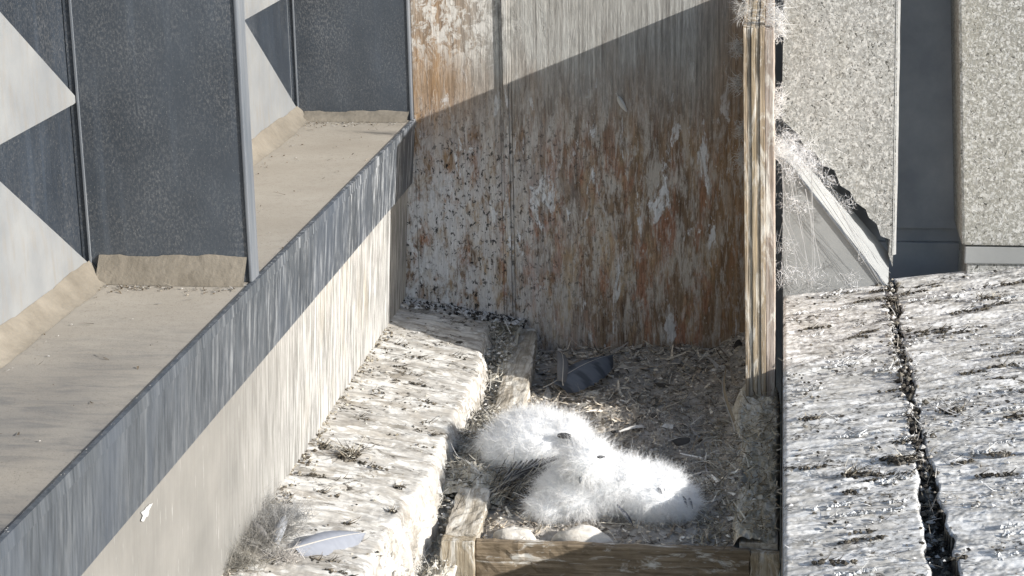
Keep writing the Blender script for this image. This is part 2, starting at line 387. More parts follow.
prism('fascia', [(XA - .001, -2.2, LZ(-2.2) - .0205), (XB, -2.2, BZ(-2.2)), (XB - .02, -2.2, BZ(-2.2)), (XA - .021, -2.2, LZ(-2.2) - .0205)], (0, YE + 2.2, LZ(YE) - LZ(-2.2)), FASC, led)
# thin bright top arris of the fascia
prism('arris_trim', [(XA + .0015, -2.2, LZ(-2.2) + .0015), (XA + .0015, -2.2, LZ(-2.2) - .019), (XA - .0005, -2.2, LZ(-2.2) - .019), (XA - .006, -2.2, LZ(-2.2) + .0025)], (0, YE + 2.2, LZ(YE) - LZ(-2.2)), FASC, led)
prism('lower_panel', [(XB - .010, -2.2, BZ(-2.2) + .03), (XC_, -2.2, .0), (XC_ - .02, -2.2, .0), (XB - .03, -2.2, BZ(-2.2) + .03)], (0, YE + 2.2, LZ(YE) - LZ(-2.2)), LOWF, led)
# dark cladding wall behind the ledge (faces the nest)
def cladding_bay(ya, yb, label):
    t = thing('cladding_wall', (XW - .05, (ya + yb) / 2, .55), label, 'wall')
    box('wall_sheet', XW - .06, XW - .012, ya, yb, .50, 3.2, SHADEW, t, bev=0)
    mid = yb - .63
    z0 = LZ(yb)
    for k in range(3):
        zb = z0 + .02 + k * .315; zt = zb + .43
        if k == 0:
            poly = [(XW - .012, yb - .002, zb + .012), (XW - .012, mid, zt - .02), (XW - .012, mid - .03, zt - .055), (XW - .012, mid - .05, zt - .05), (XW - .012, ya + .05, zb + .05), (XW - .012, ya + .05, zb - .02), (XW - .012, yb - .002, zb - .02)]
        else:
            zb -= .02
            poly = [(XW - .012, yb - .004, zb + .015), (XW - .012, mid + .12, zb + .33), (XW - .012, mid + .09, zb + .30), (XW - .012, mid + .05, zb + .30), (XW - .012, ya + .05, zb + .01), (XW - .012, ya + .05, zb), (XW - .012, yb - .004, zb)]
        prism('sunlit_patch_plate', poly, (.013, 0, 0), SUNLIT, t, bev=.002)  # pale plates shaped and coloured as sunlit patches on the wall
    # sealant fillet along the foot
    n = 120; ys = np.linspace(ya, yb, n); vv = []
    for i, y in enumerate(ys):
        j = float(.0022 * fbm(y * 9, 3., 61, 3)); z = LZ(y)
        j2 = float(.002 * fbm(y * 30, 7., 67, 3)); vv += [(XW + .0015, y, z + .036 + j + j2), (XW + .014, y, z + .024 + j), (XW + .027 + j, y, z + .008), (XW + .040 + j + j2, y, z + .0008)]
    mesh('sealant_fillet', vv, grid_faces(n, 4), TAN, t, smooth=True)
    return t
YF1, YF2 = -.335, YB - .015
cladding_bay(-1.62, YF1, 'dark cladding wall with painted sunlit triangles beside the speckled fin, at the open end of the ledge')
cladding_bay(YF1 + .05, YF2, 'dark cladding wall with painted sunlit triangles, half hidden between the two metal fins')
def fin(y, label, seam):
    t = thing('metal_fin', ((XW + XA) / 2, y, LZ(y)), label, 'panel')
    z0 = LZ(y) + .0006
    box('front_panel', XW - .011, XA - .011, y, y + .012, z0, 3.0, DARK, t, bev=.001)
    box('edge_trim', XA - .0105, XA - .004, y - .003, y + .045, z0, 3.0, EDGE, t, bev=.002)
    box('seam_strip', XW + .0012, XW + .0058, y - .003, y - .0002, z0 + .03, 3.0, EDGE, t, bev=.001)
    box('rear_panel', XW + .006, XA - .011, y + .036, y + .0445, z0, 3.0, DARK, t, bev=.001)
    n = 90; xs = np.linspace(XW + .02, XA - .012, n); vv = []
    for i, x in enumerate(xs):
        j = float(.0016 * fbm(x * 14, 5., 63, 3)); h = .046 if seam else .022
        j2 = float(.0018 * fbm(x * 45, 9., 69, 3)); vv += [(x, y - .0012, z0 + h + j + j2), (x, y - .010, z0 + h * .75 + j), (x, y - .028 - j, z0 + .012), (x, y - .034 - j, z0 + .0006)]
    mesh('sealant_fillet', vv, grid_faces(n, 4), TAN, t, smooth=True)
fin(YF1, 'broad speckled dark metal fin standing out to the fascia edge', True)
fin(YF2, 'dark metal fin meeting the stained wooden back board', False)
# extra fin at the open end, outside the picture's edge
fin(-1.66, 'dark metal fin at the open end of the ledge', True)

def ledge_bits():
    rb = Rib()
    for i in range(150):                       # white chips and spatter along the worn top edge
        y = random.uniform(-1.5, 1.2); x = XA - abs(random.gauss(0, .006)); c = np.array((.34, .34, .335)) * random.uniform(.5, 1.2)
        rb.chip((x, y, LZ(y) + .0035), random.uniform(.0005, .0017), c, .4)
    for i in range(330):                       # grit and leaf scraps in the angles
        k = random.random(); y = random.uniform(-1.4, 1.2); x = XW + .05 + abs(random.gauss(0, .02))
        if k < .35: y = YF1 - .04 - abs(random.gauss(0, .02)); x = random.uniform(XW + .04, XA - .02)
        elif k < .6: y = YF2 - .04 - abs(random.gauss(0, .03)); x = random.uniform(XW + .04, XA - .02)
        elif k < .8: x = random.uniform(XW + .04, XA - .01)
        c = np.array(random.choice([(.08, .06, .04), (.16, .125, .085), (.3, .27, .22), (.45, .43, .4)])) * random.uniform(.7, 1.2)
        if random.random() < .7: rb.chip((x, y, LZ(y) + .002), random.uniform(.001, .003), c, .5)
        else: rb.add((x, y, LZ(y) + .003), rv() * np.array([1, 1, .2]), random.uniform(.008, .022), random.uniform(.0015, .004), c, rv(.3), 3)
    o = rb.build('edge_grit', PIECES, led); o['kind'] = 'stuff'

# ---- caked beam between the ledge and the box
def beam():
    ns, ny = 130, 560
    ys = np.linspace(-1.15, YB - .002, ny); s = np.linspace(0, 1, ns)
    S, Y = np.meshgrid(s, ys, indexing='ij')
    xl, xr = -.43, -.110
    edge = xr + .005 * fbm(Y * 5, Y * 0 + 2, 3, 3) - .02 * np.clip((Y - .8) / .3, 0, 1) - .025 * np.clip((.1 - Y) / .3, 0, 1)
    top = S < .74
    u = np.clip(S / .74, 0, 1)
    X = np.where(top, xl + (edge - xl) * u, edge)
    plane = .074 + (-.03 - X) * .170 + .004 * (-Y)
    Z = plane.copy()
    v = np.clip((S - .74) / .26, 0, 1)
    # rounded shoulder then the drop
    rr = .014; a = np.clip((X - (edge - rr)) / rr, 0, 1)
    Z = Z - np.where(top, rr * (1 - np.sqrt(np.clip(1 - a * a, 0, 1))), rr) 
    X = X + np.where(top, 0, .030 * v); Z = np.where(top, Z, Z - .23 * v)
    # layered runs across the top and down the flank
    arc = u * .33 + v * .2
    warp = .35 * fbm(arc * 6, Y * 5, 31, 2)
    d = .0030 * fbm(arc * 4 + warp, Y * 20 + warp, 11, 5, .6) + .0055 * np.abs(fbm(arc * 9, Y * 55 + warp * 3, 21, 3)) + .0007 * fbm(arc * 140, Y * 140, 41, 3)
    fl = np.where(top, 0, np.minimum(1, v * 6))
    d = d * (1 + .6 * fl)
    X = X + d * np.clip(a * .5 + fl, 0, 1); Z = Z + d * (1 - .8 * fl)
    return mesh('concrete_beam', np.stack([X, Y, Z], -1).reshape(-1, 3), grid_faces(ns, ny)[:, ::-1], GU_BEAM, None, True, base=(-.25, 0, -.2)), (lambda x, y: .074 + (-.03 - x) * .170 - .004 * y)
bo, beamz = beam(); tag(bo, 'sunlit sloping beam caked with cream droppings under the metal fascia', 'beam')

# ---- right-hand ledge: two slabs with a choked joint between them
SZ = lambda x: .147 + .135 * (x - .597)
YS0, YS1 = -1.2, 1.31
def slab(name, xa, xb, label, seed, ja, jb):
    xb_ = min(xb, 1.5); nx = int((xb_ - xa) / .0030); ny = 760
    xs = np.linspace(0, 1, nx); ys = np.linspace(YS0, YS1, ny); U, Y = np.meshgrid(xs, ys, indexing='ij')
    lo = xa + ja * fbm(Y * 16, Y * 0 + seed, seed, 4); hi = xb + jb * fbm(Y * 14, Y * 0 + 3, seed + 1, 4)
    if jb: hi = hi - .012 * np.clip((.1 - Y) / .4, 0, 1)
    if ja: lo = lo + .012 * np.clip((.1 - Y) / .4, 0, 1)
    X = lo + (hi - lo) * U
    if xb > 1.5: X = np.where(U > .96, X, lo + (1.32 - lo) * U / .96)
    Z = SZ(X)
    warp = .5 * fbm(X * 5, Y * 6, seed + 5, 2)
    d = .0045 * fbm(X * 3.5, Y * 22 + warp, seed + 9, 5, .55) + .0035 * np.maximum(0, fbm(X * 9 + warp, Y * 42, seed + 15, 4) - .25) + .0005 * fbm(X * 150, Y * 150, seed + 20, 2)
    q = fbm(X * 9 + warp, Y * 30 + warp, seed + 30, 5, .62) * 2.2; st = np.floor(q); fr = q - st
    d = d + .0011 * (st + np.clip((fr - .5) * 5 + .5, 0, 1)) * np.clip(fbm(X * 4, Y * 5, seed + 40, 3) + .7, 0, 1)
    d = d + .0008 * np.abs(fbm(X * 45, Y * 110, seed + 50, 3))
    e = np.minimum(U, 1 - U) * (xb - xa); d = d - .006 * np.clip(1 - e / .008, 0, 1) ** 2 * (1 if (ja or jb) else .4)
    Z = Z + d * np.clip((YS1 - Y) / .02, 0, 1)
    V_ = np.stack([X, Y, Z], -1); vv = V_.reshape(-1, 3); ff = [tuple(q) for q in grid_faces(nx, ny)]
    n0 = len(vv); ring = list(range(0, ny)) + [i * ny + ny - 1 for i in range(1, nx)] + [(nx - 1) * ny + j for j in range(ny - 2, -1, -1)] + [i * ny for i in range(nx - 2, 0, -1)]
    low = vv[ring].copy(); low[:, 2] = -.50
    vv = np.concatenate([vv, low]); m_ = len(ring)
    for i in range(m_): ff.append((ring[i], n0 + i, n0 + (i + 1) % m_, ring[(i + 1) % m_]))
    o = mesh(name, vv, ff, GU_SLAB, None, True, base=((xa + xb) / 2, 0, -.5)); tag(o, label, 'ledge'); return o
slab('stone_ledge', .597, .850, 'narrow guano-streaked ledge slab between the nest box and the debris-filled joint', 50, 0, .006)
slab('stone_ledge', .870, 2.3, 'wide guano-streaked ledge slab reaching past the dark recess and the right-hand column', 70, .007, 0)

# ---- columns and recess behind the right ledge
YC = 1.29
def pc(x, y, yy=YC): p = P(x, y, 1, yy); return (float(p[0]), yy, float(p[2]))
# jagged broken foot of the first column
rag = []
pts = [(893, 268), (888, 256), (890, 240), (882, 236), (878, 224), (870, 219), (866, 208), (856, 203), (850, 190), (840, 186), (833, 172), (822, 166), (815, 153), (806, 148), (799, 134), (786, 120)]
for x, y in pts: rag.append(pc(x + random.uniform(-1.5, 1.5), y + random.uniform(-2, 2)))
zt = 3.0
col1 = thing('concrete_column', (.7, YC + .1, .15), 'exposed-aggregate column with a broken slanting foot beside the tall plywood board', 'column')
poly = [(.586, YC, zt), (.586, YC, rag[-1][2])] + rag[::-1][1:] + [(rag[0][0] + .002, YC, rag[0][2] + .1), (.822, YC, zt)]
poly = [(p[0], YC, p[2]) for p in poly]
prism('shaft', poly, (0, .16, 0), CONC, col1)
# bright chipped arris down its right edge
n = 60; zz = np.linspace(rag[0][2] + .03, zt, n); vv = []
xe = lambda z: .822 + (rag[0][0] + .002 - .822) * min(1, max(0, (zt - z) / (zt - rag[0][2] - .1)))
for i, z in enumerate(zz):
    j = .002 * random.random()
    vv += [(xe(z) - .004, YC - .001, z), (xe(z) + .005 + j, YC + .006, z), (xe(z) + .006 + j, YC + .15, z)]
mesh('chipped_arris', vv, grid_faces(n, 3), mat_plain('chipped_edge', (.26, .26, .255), (.36, .36, .35), 60), col1)
# grey folded flashing under the broken foot
fl = thing('metal_flashing', (.72, YC - .01, .14), 'smooth grey folded flashing under the broken column foot, hung with down', 'flashing')
a_, b_, c_, d_ = pc(783, 158, YC - .03), pc(797, 173, YC - .03), pc(887, 288, YC - .03), pc(783, 300, YC - .05)
prism('lower_leaf', [a_, b_, c_, (c_[0], c_[1], .13), (d_[0], c_[1], .13)], (0, .006, 0), FLASH, fl, bev=.001)
e_, f_ = pc(783, 131, YC + .03), pc(889, 255, YC + .03)
prism('upper_leaf', [(a_[0], a_[1] - .001, a_[2] + .003), (b_[0], b_[1] - .001, b_[2] + .003), (c_[0] + .003, c_[1] - .001, c_[2] + .003), f_, e_], (0, .004, .004), FLASH, fl)
r1 = np.array(b_); r2 = np.array(c_); u = (r2 - r1); nrm = np.array([0, -.006, 0]); up = np.array([.0016, 0, .0018])
prism('ridge_fold', [tuple(r1 - up + nrm), tuple(r2 - up + nrm), tuple(r2 + up + nrm), tuple(r1 + up + nrm)], (0, .004, 0), EDGE, fl, bev=.0008)
# dark recess
rec = thing('recess_wall', (.9, 1.5, -.3), 'shadowed recessed concrete wall between the two aggregate columns', 'wall')
box('upper_panel', .3, 1.12, 1.52, 1.60, .262, 3.0, CONC_D, rec, bev=.002)
box('joint', .3, 1.12, 1.530, 1.60, .226, .261, CONC_D, rec, bev=0)
box('lower_panel', .3, 1.12, 1.515, 1.60, -.5, .225, CONC_D, rec, bev=.002)
col2 = thing('concrete_column', (1.3, 1.4, .2), 'wide exposed-aggregate column right of the dark recess, over a stone plinth', 'column')
shx = lambda v: (v[0] + (.30 - v[2]) * .055 if v[0] < 1.1 else v[0], v[1], v[2])
box('shaft', 1.030, 2.4, 1.27, 1.51, .283, 3.0, CONC2, col2, bev=.008, shear=shx)
box('plinth', 1.046, 2.4, 1.285, 1.51, .10, .2805, CONC, col2, bev=.004)
box('plinth_lip', 1.040, 2.4, 1.277, 1.30, .235, .279, FLASH, col2, bev=.003)

# ================================================================== NEST BOX
nb = thing('nest_box', (.25, .6, -.12), 'open weathered wooden nest box with a stained high back board and one tall plywood side', 'nest box')
box('back_board', -.46, -.3262, YB, YB + .02, -.12, .57, BACK, nb, bev=.001)
box('back_board', -.3258, -.106, YB, YB + .02, -.12, 1.35, BACK, nb, bev=.002)
box('back_board', -.078, .552, YB, YB + .02, -.12, 1.35, BACK, nb, bev=.002)
for x0, x1, d in ((-.1055, -.0985, .004), (-.098, -.0855, .009), (-.085, -.0785, .003)):
    box('joint_strip', x0, x1, YB - d, YB + .015, -.12, 1.35, BACK, nb, bev=.001)
# tall plywood side: plies seen edge-on
lean = lambda v: (v[0] + .018 * (1 - v[2] / .9), v[1], v[2])
def sidetop(v):
    z = v[2]
    if z > .5: z += (v[1] - .7) / .55 * .022
    return (v[0] + .018 * (1 - v[2] / .9), v[1], z)
xp = .4985
for i, (th, mi, dy) in enumerate(((.008, 0, .0), (.009, 1, .0018), (.010, 2, -.0008), (.008, 1, .002), (.011, 0, .0))):
    box('ply', xp, xp + th - .0004, .70 + dy, YB - .0005, -.1, .906 - abs(dy) * .7, W_PLY[mi], nb, bev=.0012, rough=.0007, cell=.03, seed=i, shear=sidetop); xp += th
box('outer_lining', xp + .0003, xp + .019, .703, YB - .0005, -.1, .90, W_LINING, nb, bev=.0015, rough=.001, cell=.03, seed=9, shear=sidetop)
# low boards and front
def lowboard(ya, yb, lift=0.0, seed=3):
    def sh(v):
        f = v[1] / 1.25
        return (v[0] - .026 * f ** 3 + .012 * math.sin(math.pi * min(1, f)), v[1], v[2] + .05 * f + lift * (v[1] - ya) / (yb - ya) if v[2] > -.05 else v[2])
    return box('low_side_board', -.066, -.0005, ya, yb, -.12, .004, W_GREY, nb, bev=.003, rough=.0035, cell=.011, seed=seed, shear=sh)
lowboard(.022, .20, .02, 3); lowboard(.60, 1.246, 0, 5)
box('end_post', -.067, -.0012, -.012, .0215, -.2, .002, W_END, nb, bev=.003, rough=.002, cell=.012, seed=6)
box('front_board', .0, .536, .0, .020, -.2, -.002, W_FRONT, nb, bev=.003, rough=.0022, cell=.012, seed=7)
box('end_post', .5372, .594, -.004, .0215, -.2, -.004, W_END, nb, bev=.003, rough=.003, cell=.012, seed=8)
# caked right-hand low board
def cakedboard():
    ny, nc = 240, 46; ys = np.linspace(.022, .80, ny); s = np.linspace(0, 1, nc); S, Y = np.meshgrid(s, ys, indexing='ij')
    X = .500 + (.594 - .500) * S; f = np.clip(Y / .75, 0, 1)
    inner = .512 + .010 * fbm(Y * 9, Y * 0, 81, 3)
    Z = (.012 + .060 * f) + .012 * fbm(X * 20, Y * 14, 83, 4) + .004 * fbm(X * 90, Y * 60, 85, 3)
    Z = Z - np.clip((inner - X) / .012, 0, 1) ** 1.5 * .06 - np.clip((X - .583) / .011, 0, 1) ** 2 * .05
    X = X - np.clip((inner - X) / .012, 0, 1) * .012 * (1 + .8 * fbm(Y * 14, X * 5, 88, 3))
    o = mesh('caked_low_board', np.stack([X, Y, Z], -1).reshape(-1, 3), grid_faces(nc, ny), GU_BOARD, nb, True)
cakedboard()
box('low_side_board', .515, .590, .0225, .698, -.12, .006, W_GREY, nb, bev=.003)
box('floor_board', .0, .512, .0205, YB - .0005, -.10, -.07, W_GREY, nb, bev=.002)

# ================================================================== LITTER
def litz(x, y):
    x = np.asarray(x, float); y = np.asarray(y, float)
    z = -.012 + .012 * fbm(x * 9, y * 7, 91, 4) + .045 * np.clip((x - .40) / .11, 0, 1) ** 1.6 * np.clip(y / .25, .35, 1)
    z = z + .028 * np.clip((y - 1.0) / .25, 0, 1) * np.clip(x / .3, .2, 1) - .018 * np.clip((.10 - y) / .08, 0, 1)
    return z
nx, ny = 150, 300
U, Y = np.meshgrid(np.linspace(-.003, .515, nx), np.linspace(.0215, YB - .002, ny), indexing='ij')
X = U - .024 * Y / 1.25 * (1 - U / .515)
Zl = litz(X, Y) + .004 * np.abs(fbm(X * 60, Y * 45, 95, 3))
lit = mesh('nest_litter', np.stack([X, Y, Zl], -1).reshape(-1, 3), grid_faces(nx, ny), LITTER, None, True, base=(.25, .6, 0)); tag(lit, kind='stuff')

class Rib:
    """collects curved tapered ribbons with a colour each"""
    def __init__(s): s.v = []; s.f = []; s.c = []; s.n = 0
    def add(s, p, d, L, w, col, bend=None, seg=3, up=None, tip=.25, flat=True):
        d = np.array(d, float); d /= np.linalg.norm(d) + 1e-9; p = np.array(p, float)
        up = np.array([0, 0, 1.]) if up is None else np.array(up, float)
        sd_ = np.cross(d, up); sd_ /= np.linalg.norm(sd_) + 1e-9
        bend = np.zeros(3) if bend is None else np.array(bend)
        for i in range(seg + 1):
            t = i / seg; q = p + d * L * t + bend * L * t * t; ww = w * (1 - (1 - tip) * t) * .5
            s.v.append(q - sd_ * ww); s.v.append(q + sd_ * ww); s.c.append(col); s.c.append(col)
        for i in range(seg):
            a = s.n + 2 * i; s.f.append((a, a + 1, a + 3, a + 2))
        s.n += 2 * (seg + 1)
    def chip(s, p, r, col, flat=.5):
        """small angular lump: squashed octahedron"""
        p = np.array(p, float); a = random.random() * 6.28; ca, sa = math.cos(a), math.sin(a); el = random.uniform(.5, 1.5)
        pts = [(r * el, 0, 0), (0, r, 0), (-r * el * random.uniform(.6, 1), 0, 0), (0, -r, 0), (0, 0, r * flat), (0, 0, -r * flat)]
        for x, y, z in pts: s.v.append(p + (ca * x - sa * y, sa * x + ca * y, z)); s.c.append(col)
        n = s.n
        for q in ((0, 1, 4), (1, 2, 4), (2, 3, 4), (3, 0, 4), (1, 0, 5), (2, 1, 5), (3, 2, 5), (0, 3, 5)): s.f.append(tuple(n + k for k in q))
        s.n += 6
    def build(s, name, mat, parent=None, base=None, smooth=False):
        return mesh(name, np.array(s.v), s.f, mat, parent, smooth, np.array(s.c), base=base)
def rv(a=1.0): v = RNG.normal(size=3); return a * v / np.linalg.norm(v)

ledge_bits()
pal = [(.32, .285, .235), (.24, .21, .175), (.42, .38, .32), (.15, .135, .115), (.50, .47, .41), (.37, .35, .315), (.08, .072, .063), (.58, .56, .52), (.28, .27, .26)]
rb = Rib()
for i in range(7500):
    x = random.uniform(.0, .508); y = 1.24 - 1.2 * random.random() ** 1.15
    if y < .04: continue
    x -= .02 * y / 1.25 * (1 - x / .51)
    z = float(litz(x, y)) + random.uniform(0, .009); c = np.array(random.choice(pal)) * random.uniform(.85, 1.6) * np.array((1.1, 1.05, .98)) * (1.15 if y < .6 else .95)  # tint warmed to paint in light bounced inside the box
    a = random.uniform(0, 6.28); L = random.choice((.010, .016, .025, .045)) * random.uniform(.6, 1.3)
    dd = (math.cos(a), math.sin(a), random.uniform(-.15, .35))
    k = random.random()
    if k < .55: rb.add((x, y, z), dd, L, random.uniform(.001, .0032), c, rv(.5), 3, rv())
    elif k < .85: rb.add((x, y, z), dd, L * .7, random.uniform(.004, .011), c, rv(.6), 4, rv(.6) + np.array([0, 0, 1]), .4)
    else: rb.chip((x, y, z), random.uniform(.003, .008), c)
for i in range(90):
    x = random.uniform(.02, .5); y = random.uniform(.3, 1.22); z = float(litz(x, y)) + .006; c = np.array(random.choice(pal)) * random.uniform(.8, 1.2); a = random.uniform(0, 6.28)
    rb.add((x, y, z), (math.cos(a), math.sin(a), random.uniform(0, .5)), random.uniform(.03, .07), random.uniform(.014, .03), c, rv(.4) + np.array([0, 0, -.3]), 6, rv(.5) + np.array([0, 0, 1]), .3)
for i in range(900):                       # pale downy wisps in the litter
    x = random.gauss(.36, .12); y = random.gauss(.5, .28)
    if not (.03 < x < .5 and .03 < y < 1.2): continue
    z = float(litz(x, y)) + .006; c = np.array((.50, .47, .42)) * random.uniform(.7, 1.2)
    for k in range(9): rb.add((x, y, z), rv() + np.array([0, 0, .5]), random.uniform(.010, .022), .0011, c, rv(.5), 3, rv())
o = rb.build('litter_pieces', PIECES, None, base=(.25, .6, 0)); tag(o, kind='stuff')

rb = Rib()
for i in range(1500):
    x = random.uniform(.43, .588); y = random.uniform(.03, .72)
    z = (.014 + .060 * min(1, y / .75) + .006 if x > .507 else float(litz(x, y)) + .004) + random.uniform(-.004, .006)
    c = np.array(random.choice([(.50, .44, .33), (.40, .34, .24), (.30, .25, .17), (.58, .54, .45), (.16, .13, .09)])) * random.uniform(.75, 1.2); a = random.uniform(0, 6.28)
    rb.add((x, y, z), (math.cos(a), math.sin(a), random.uniform(-.2, .4)), random.uniform(.012, .035), random.uniform(.0012, .005), c, rv(.6), 4, rv(.6) + np.array([0, 0, .8]))
o = rb.build('matted_straw', PIECES, None, base=(.52, .4, .03)); tag(o, kind='stuff')

# trough between beam and box, packed with twigs and droppings
nx, ny = 30, 260
U, Y = np.meshgrid(np.linspace(-.14, -.035, nx), np.linspace(-.6, YB - .002, ny), indexing='ij')
Zt = -.060 * np.clip((.16 - Y) / .15, 0, 1) + .07 * np.clip(Y - .75, 0, .5) / .5 * 1.0 + .018 * fbm(U * 25, Y * 14, 101, 4)
X = U - .026 * Y / 1.25
o = mesh('trough_debris', np.stack([X, Y, Zt], -1).reshape(-1, 3), grid_faces(nx, ny), GU_BOARD, None, True, base=(-.09, .3, -.05)); tag(o, kind='stuff')
rb = Rib()
tp = [(.55, .53, .48), (.45, .42, .36), (.30, .275, .23), (.12, .11, .09), (.68, .66, .62), (.38, .355, .3)]
for i in range(2200):
    y = random.uniform(-.4, 1.2); x = random.uniform(-.12, -.042) - .026 * y / 1.25
    z = .004 - .060 * min(1, max(0, (.16 - y) / .15)) + .07 * max(0, min(.5, y - .75)) / .5 + random.uniform(0, .02)
    c = np.array(random.choice(tp)) * random.uniform(.7, 1.2)
    if random.random() < .6: rb.add((x, y, z), rv() + np.array([0, 0, .5]), random.uniform(.012, .04), random.uniform(.001, .003), c, rv(.5), 3, rv())
    else: rb.chip((x, y, z), random.uniform(.003, .009), c)
o = rb.build('trough_twigs', PIECES, None, base=(-.09, .3, -.05)); tag(o, kind='stuff')

nx, ny = 40, 130
U, Y = np.meshgrid(np.linspace(-.125, .03, nx), np.linspace(.19, .66, ny), indexing='ij')
Zm = .018 + .030 * np.clip((Y - .18) / .08, 0, 1) * np.clip((.67 - Y) / .1, 0, 1) - 6 * (U + .05) ** 2 + .014 * fbm(U * 22, Y * 16, 141, 4)
o = mesh('debris_bank', np.stack([U, Y, Zm], -1).reshape(-1, 3), grid_faces(nx, ny), GU_BOARD, None, True, base=(-.05, .4, 0)); tag(o, kind='stuff')
rb = Rib()
for i in range(1300):
    y = random.uniform(.2, .64); x = random.uniform(-.11, .02)
    z = .03 + .02 * min(1, (y - .18) / .08) - 6 * (x + .05) ** 2 + random.uniform(-.006, .008)
    c = np.array(random.choice(tp)) * random.uniform(.65, 1.15); a = random.uniform(0, 6.28)
    if random.random() < .8: rb.add((x, y, z), (math.cos(a), math.sin(a), random.uniform(-.2, .7)), random.uniform(.012, .04), random.uniform(.001, .004), c, rv(.6), 4, rv())
    else: rb.chip((x, y, z), random.uniform(.003, .008), c)
o = rb.build('bank_straw', PIECES, None, base=(-.05, .4, 0)); tag(o, kind='stuff')

# crumbs scattered over the beam, the slabs and along the joint
rb = Rib()
for i in range(1700):
    y = random.uniform(-.9, 1.22); x = random.uniform(-.36, -.12)
    if fbm(x * 9, y * 12, 111, 3) < .2 and random.random() < .88: continue
    c = np.array(random.choice([(.05, .045, .035), (.12, .10, .075), (.22, .19, .14), (.5, .47, .4)])) * random.uniform(.7, 1.2)
    z = beamz(x, y) + .004
    if random.random() < .55: rb.chip((x, y, z), random.uniform(.0015, .0045), c, .6)
    else: rb.add((x, y, z + .002), (random.uniform(.3, 1), random.uniform(-.4, .4), .1), random.uniform(.008, .02), random.uniform(.001, .003), c, rv(.3), 3)
for i in range(420):                        # drift in the angle under the fascia
    y = random.uniform(-.8, 1.0); x = -.366 + abs(random.gauss(0, .014))
    c = np.array(random.choice([(.12, .10, .075), (.25, .22, .17), (.4, .36, .29)])) * random.uniform(.7, 1.2)
    rb.chip((x, y, beamz(x, y) + .004), random.uniform(.002, .006), c, .7)
for i in range(520):                        # heap against the back board on the beam
    x = random.uniform(-.36, -.05); y = YB - .01 - abs(random.gauss(0, .03))
    c = np.array(random.choice([(.03, .03, .03), (.10, .09, .08), (.35, .34, .33), (.5, .5, .5)])) * random.uniform(.7, 1.2)
    rb.chip((x, y, beamz(x, y) + .006), random.uniform(.003, .009), c, .7)
for i in range(34):
    y0 = random.uniform(-.5, 1.2); x0 = random.uniform(-.36, -.16); ln = random.uniform(.015, .06)
    for k in range(int(ln * 420)):
        x = x0 + random.uniform(0, ln); y = y0 + random.gauss(0, .004) - .15 * (x - x0)
        c = np.array(random.choice([(.05, .045, .035), (.10, .085, .065), (.2, .17, .13)])) * random.uniform(.7, 1.1)
        if random.random() < .6: rb.chip((x, y, beamz(x, y) + .004), random.uniform(.002, .005), c, .7)
        else: rb.add((x, y, beamz(x, y) + .006), (random.uniform(.5, 1), random.uniform(-.6, .6), random.uniform(0, .5)), random.uniform(.010, .022), random.uniform(.0012, .003), c, rv(.5), 3, rv())
o = rb.build('beam_crumbs', PIECES, None, base=(-.25, .2, .1)); tag(o, kind='stuff')
rb = Rib()
for i in range(5200):
    y = random.uniform(-.55, 1.28); x = random.uniform(.605, 1.35)
    if fbm(x * 6, y * 16, 121, 3) < .25 and random.random() < .9: continue
    c = np.array(random.choice([(.05, .045, .04), (.09, .08, .065), (.2, .18, .15), (.5, .49, .47), (.62, .61, .6)])) * random.uniform(.7, 1.2)
    z = SZ(x) + .004
    if random.random() < .5: rb.chip((x, y, z), random.uniform(.002, .006), c, .6)
    else: rb.add((x, y, z + .003), (random.choice((-1, 1)) * random.uniform(.5, 1), random.uniform(-.4, .4), .15), random.uniform(.01, .03), random.uniform(.0012, .004), c, rv(.35), 3)
for i in range(105):
    y0 = random.uniform(-.5, 1.27); x0 = random.uniform(.62, 1.3); ln = random.uniform(.02, .10); dk = random.random() < .5
    for k in range(int(ln * 420)):
        x = x0 + random.uniform(0, ln); y = y0 + random.gauss(0, .0035) + .1 * (x - x0)
        if .848 < x < .872 or x < .604: continue
        c = np.array(random.choice([(.045, .04, .033), (.08, .07, .055), (.15, .13, .1)] if dk else [(.7, .7, .69), (.55, .54, .52), (.8, .8, .79)])) * random.uniform(.7, 1.1)
        if random.random() < .6: rb.chip((x, y, SZ(x) + .005), random.uniform(.0025, .0065), c, .7)
        else: rb.add((x, y, SZ(x) + .006), (random.uniform(.5, 1), random.uniform(-.6, .6), random.uniform(0, .5)), random.uniform(.010, .022), random.uniform(.0015, .004), c, rv(.5), 3, rv())
o = rb.build('ledge_crumbs', PIECES, None, base=(.95, .3, .15)); tag(o, kind='stuff')
# packed joint
nx, ny = 22, 400
U, Y = np.meshgrid(np.linspace(.828, .89, nx), np.linspace(-1.1, 1.3, ny), indexing='ij')
Zj = SZ(U) - .035 - .03 * np.clip(.2 - Y, 0, .6) / .6 + .022 * fbm(U * 28, Y * 22, 131, 4)
o = mesh('joint_fill', np.stack([U, Y, Zj], -1).reshape(-1, 3), grid_faces(nx, ny), LITTER, None, True, base=(.86, .2, .1)); tag(o, kind='stuff')
rb = Rib()
for i in range(1500):
    y = random.uniform(-.7, 1.29); x = random.gauss(.858, .014)
    c = np.array(random.choice([(.04, .035, .03), (.09, .08, .065), (.2, .18, .145), (.36, .33, .29), (.5, .48, .45)])) * random.uniform(.7, 1.2)
    z = SZ(x) + random.uniform(-.022, .006) - .03 * min(1, max(0, .1 - y) / .5)
    k = random.random()
    if k < .5: rb.chip((x, y, z), random.uniform(.003, .010), c, .7)
    else: rb.add((x, y, z), rv() + np.array([0, 0, .3]), random.uniform(.010, .03), random.uniform(.001, .004), c, rv(.5), 3, rv())
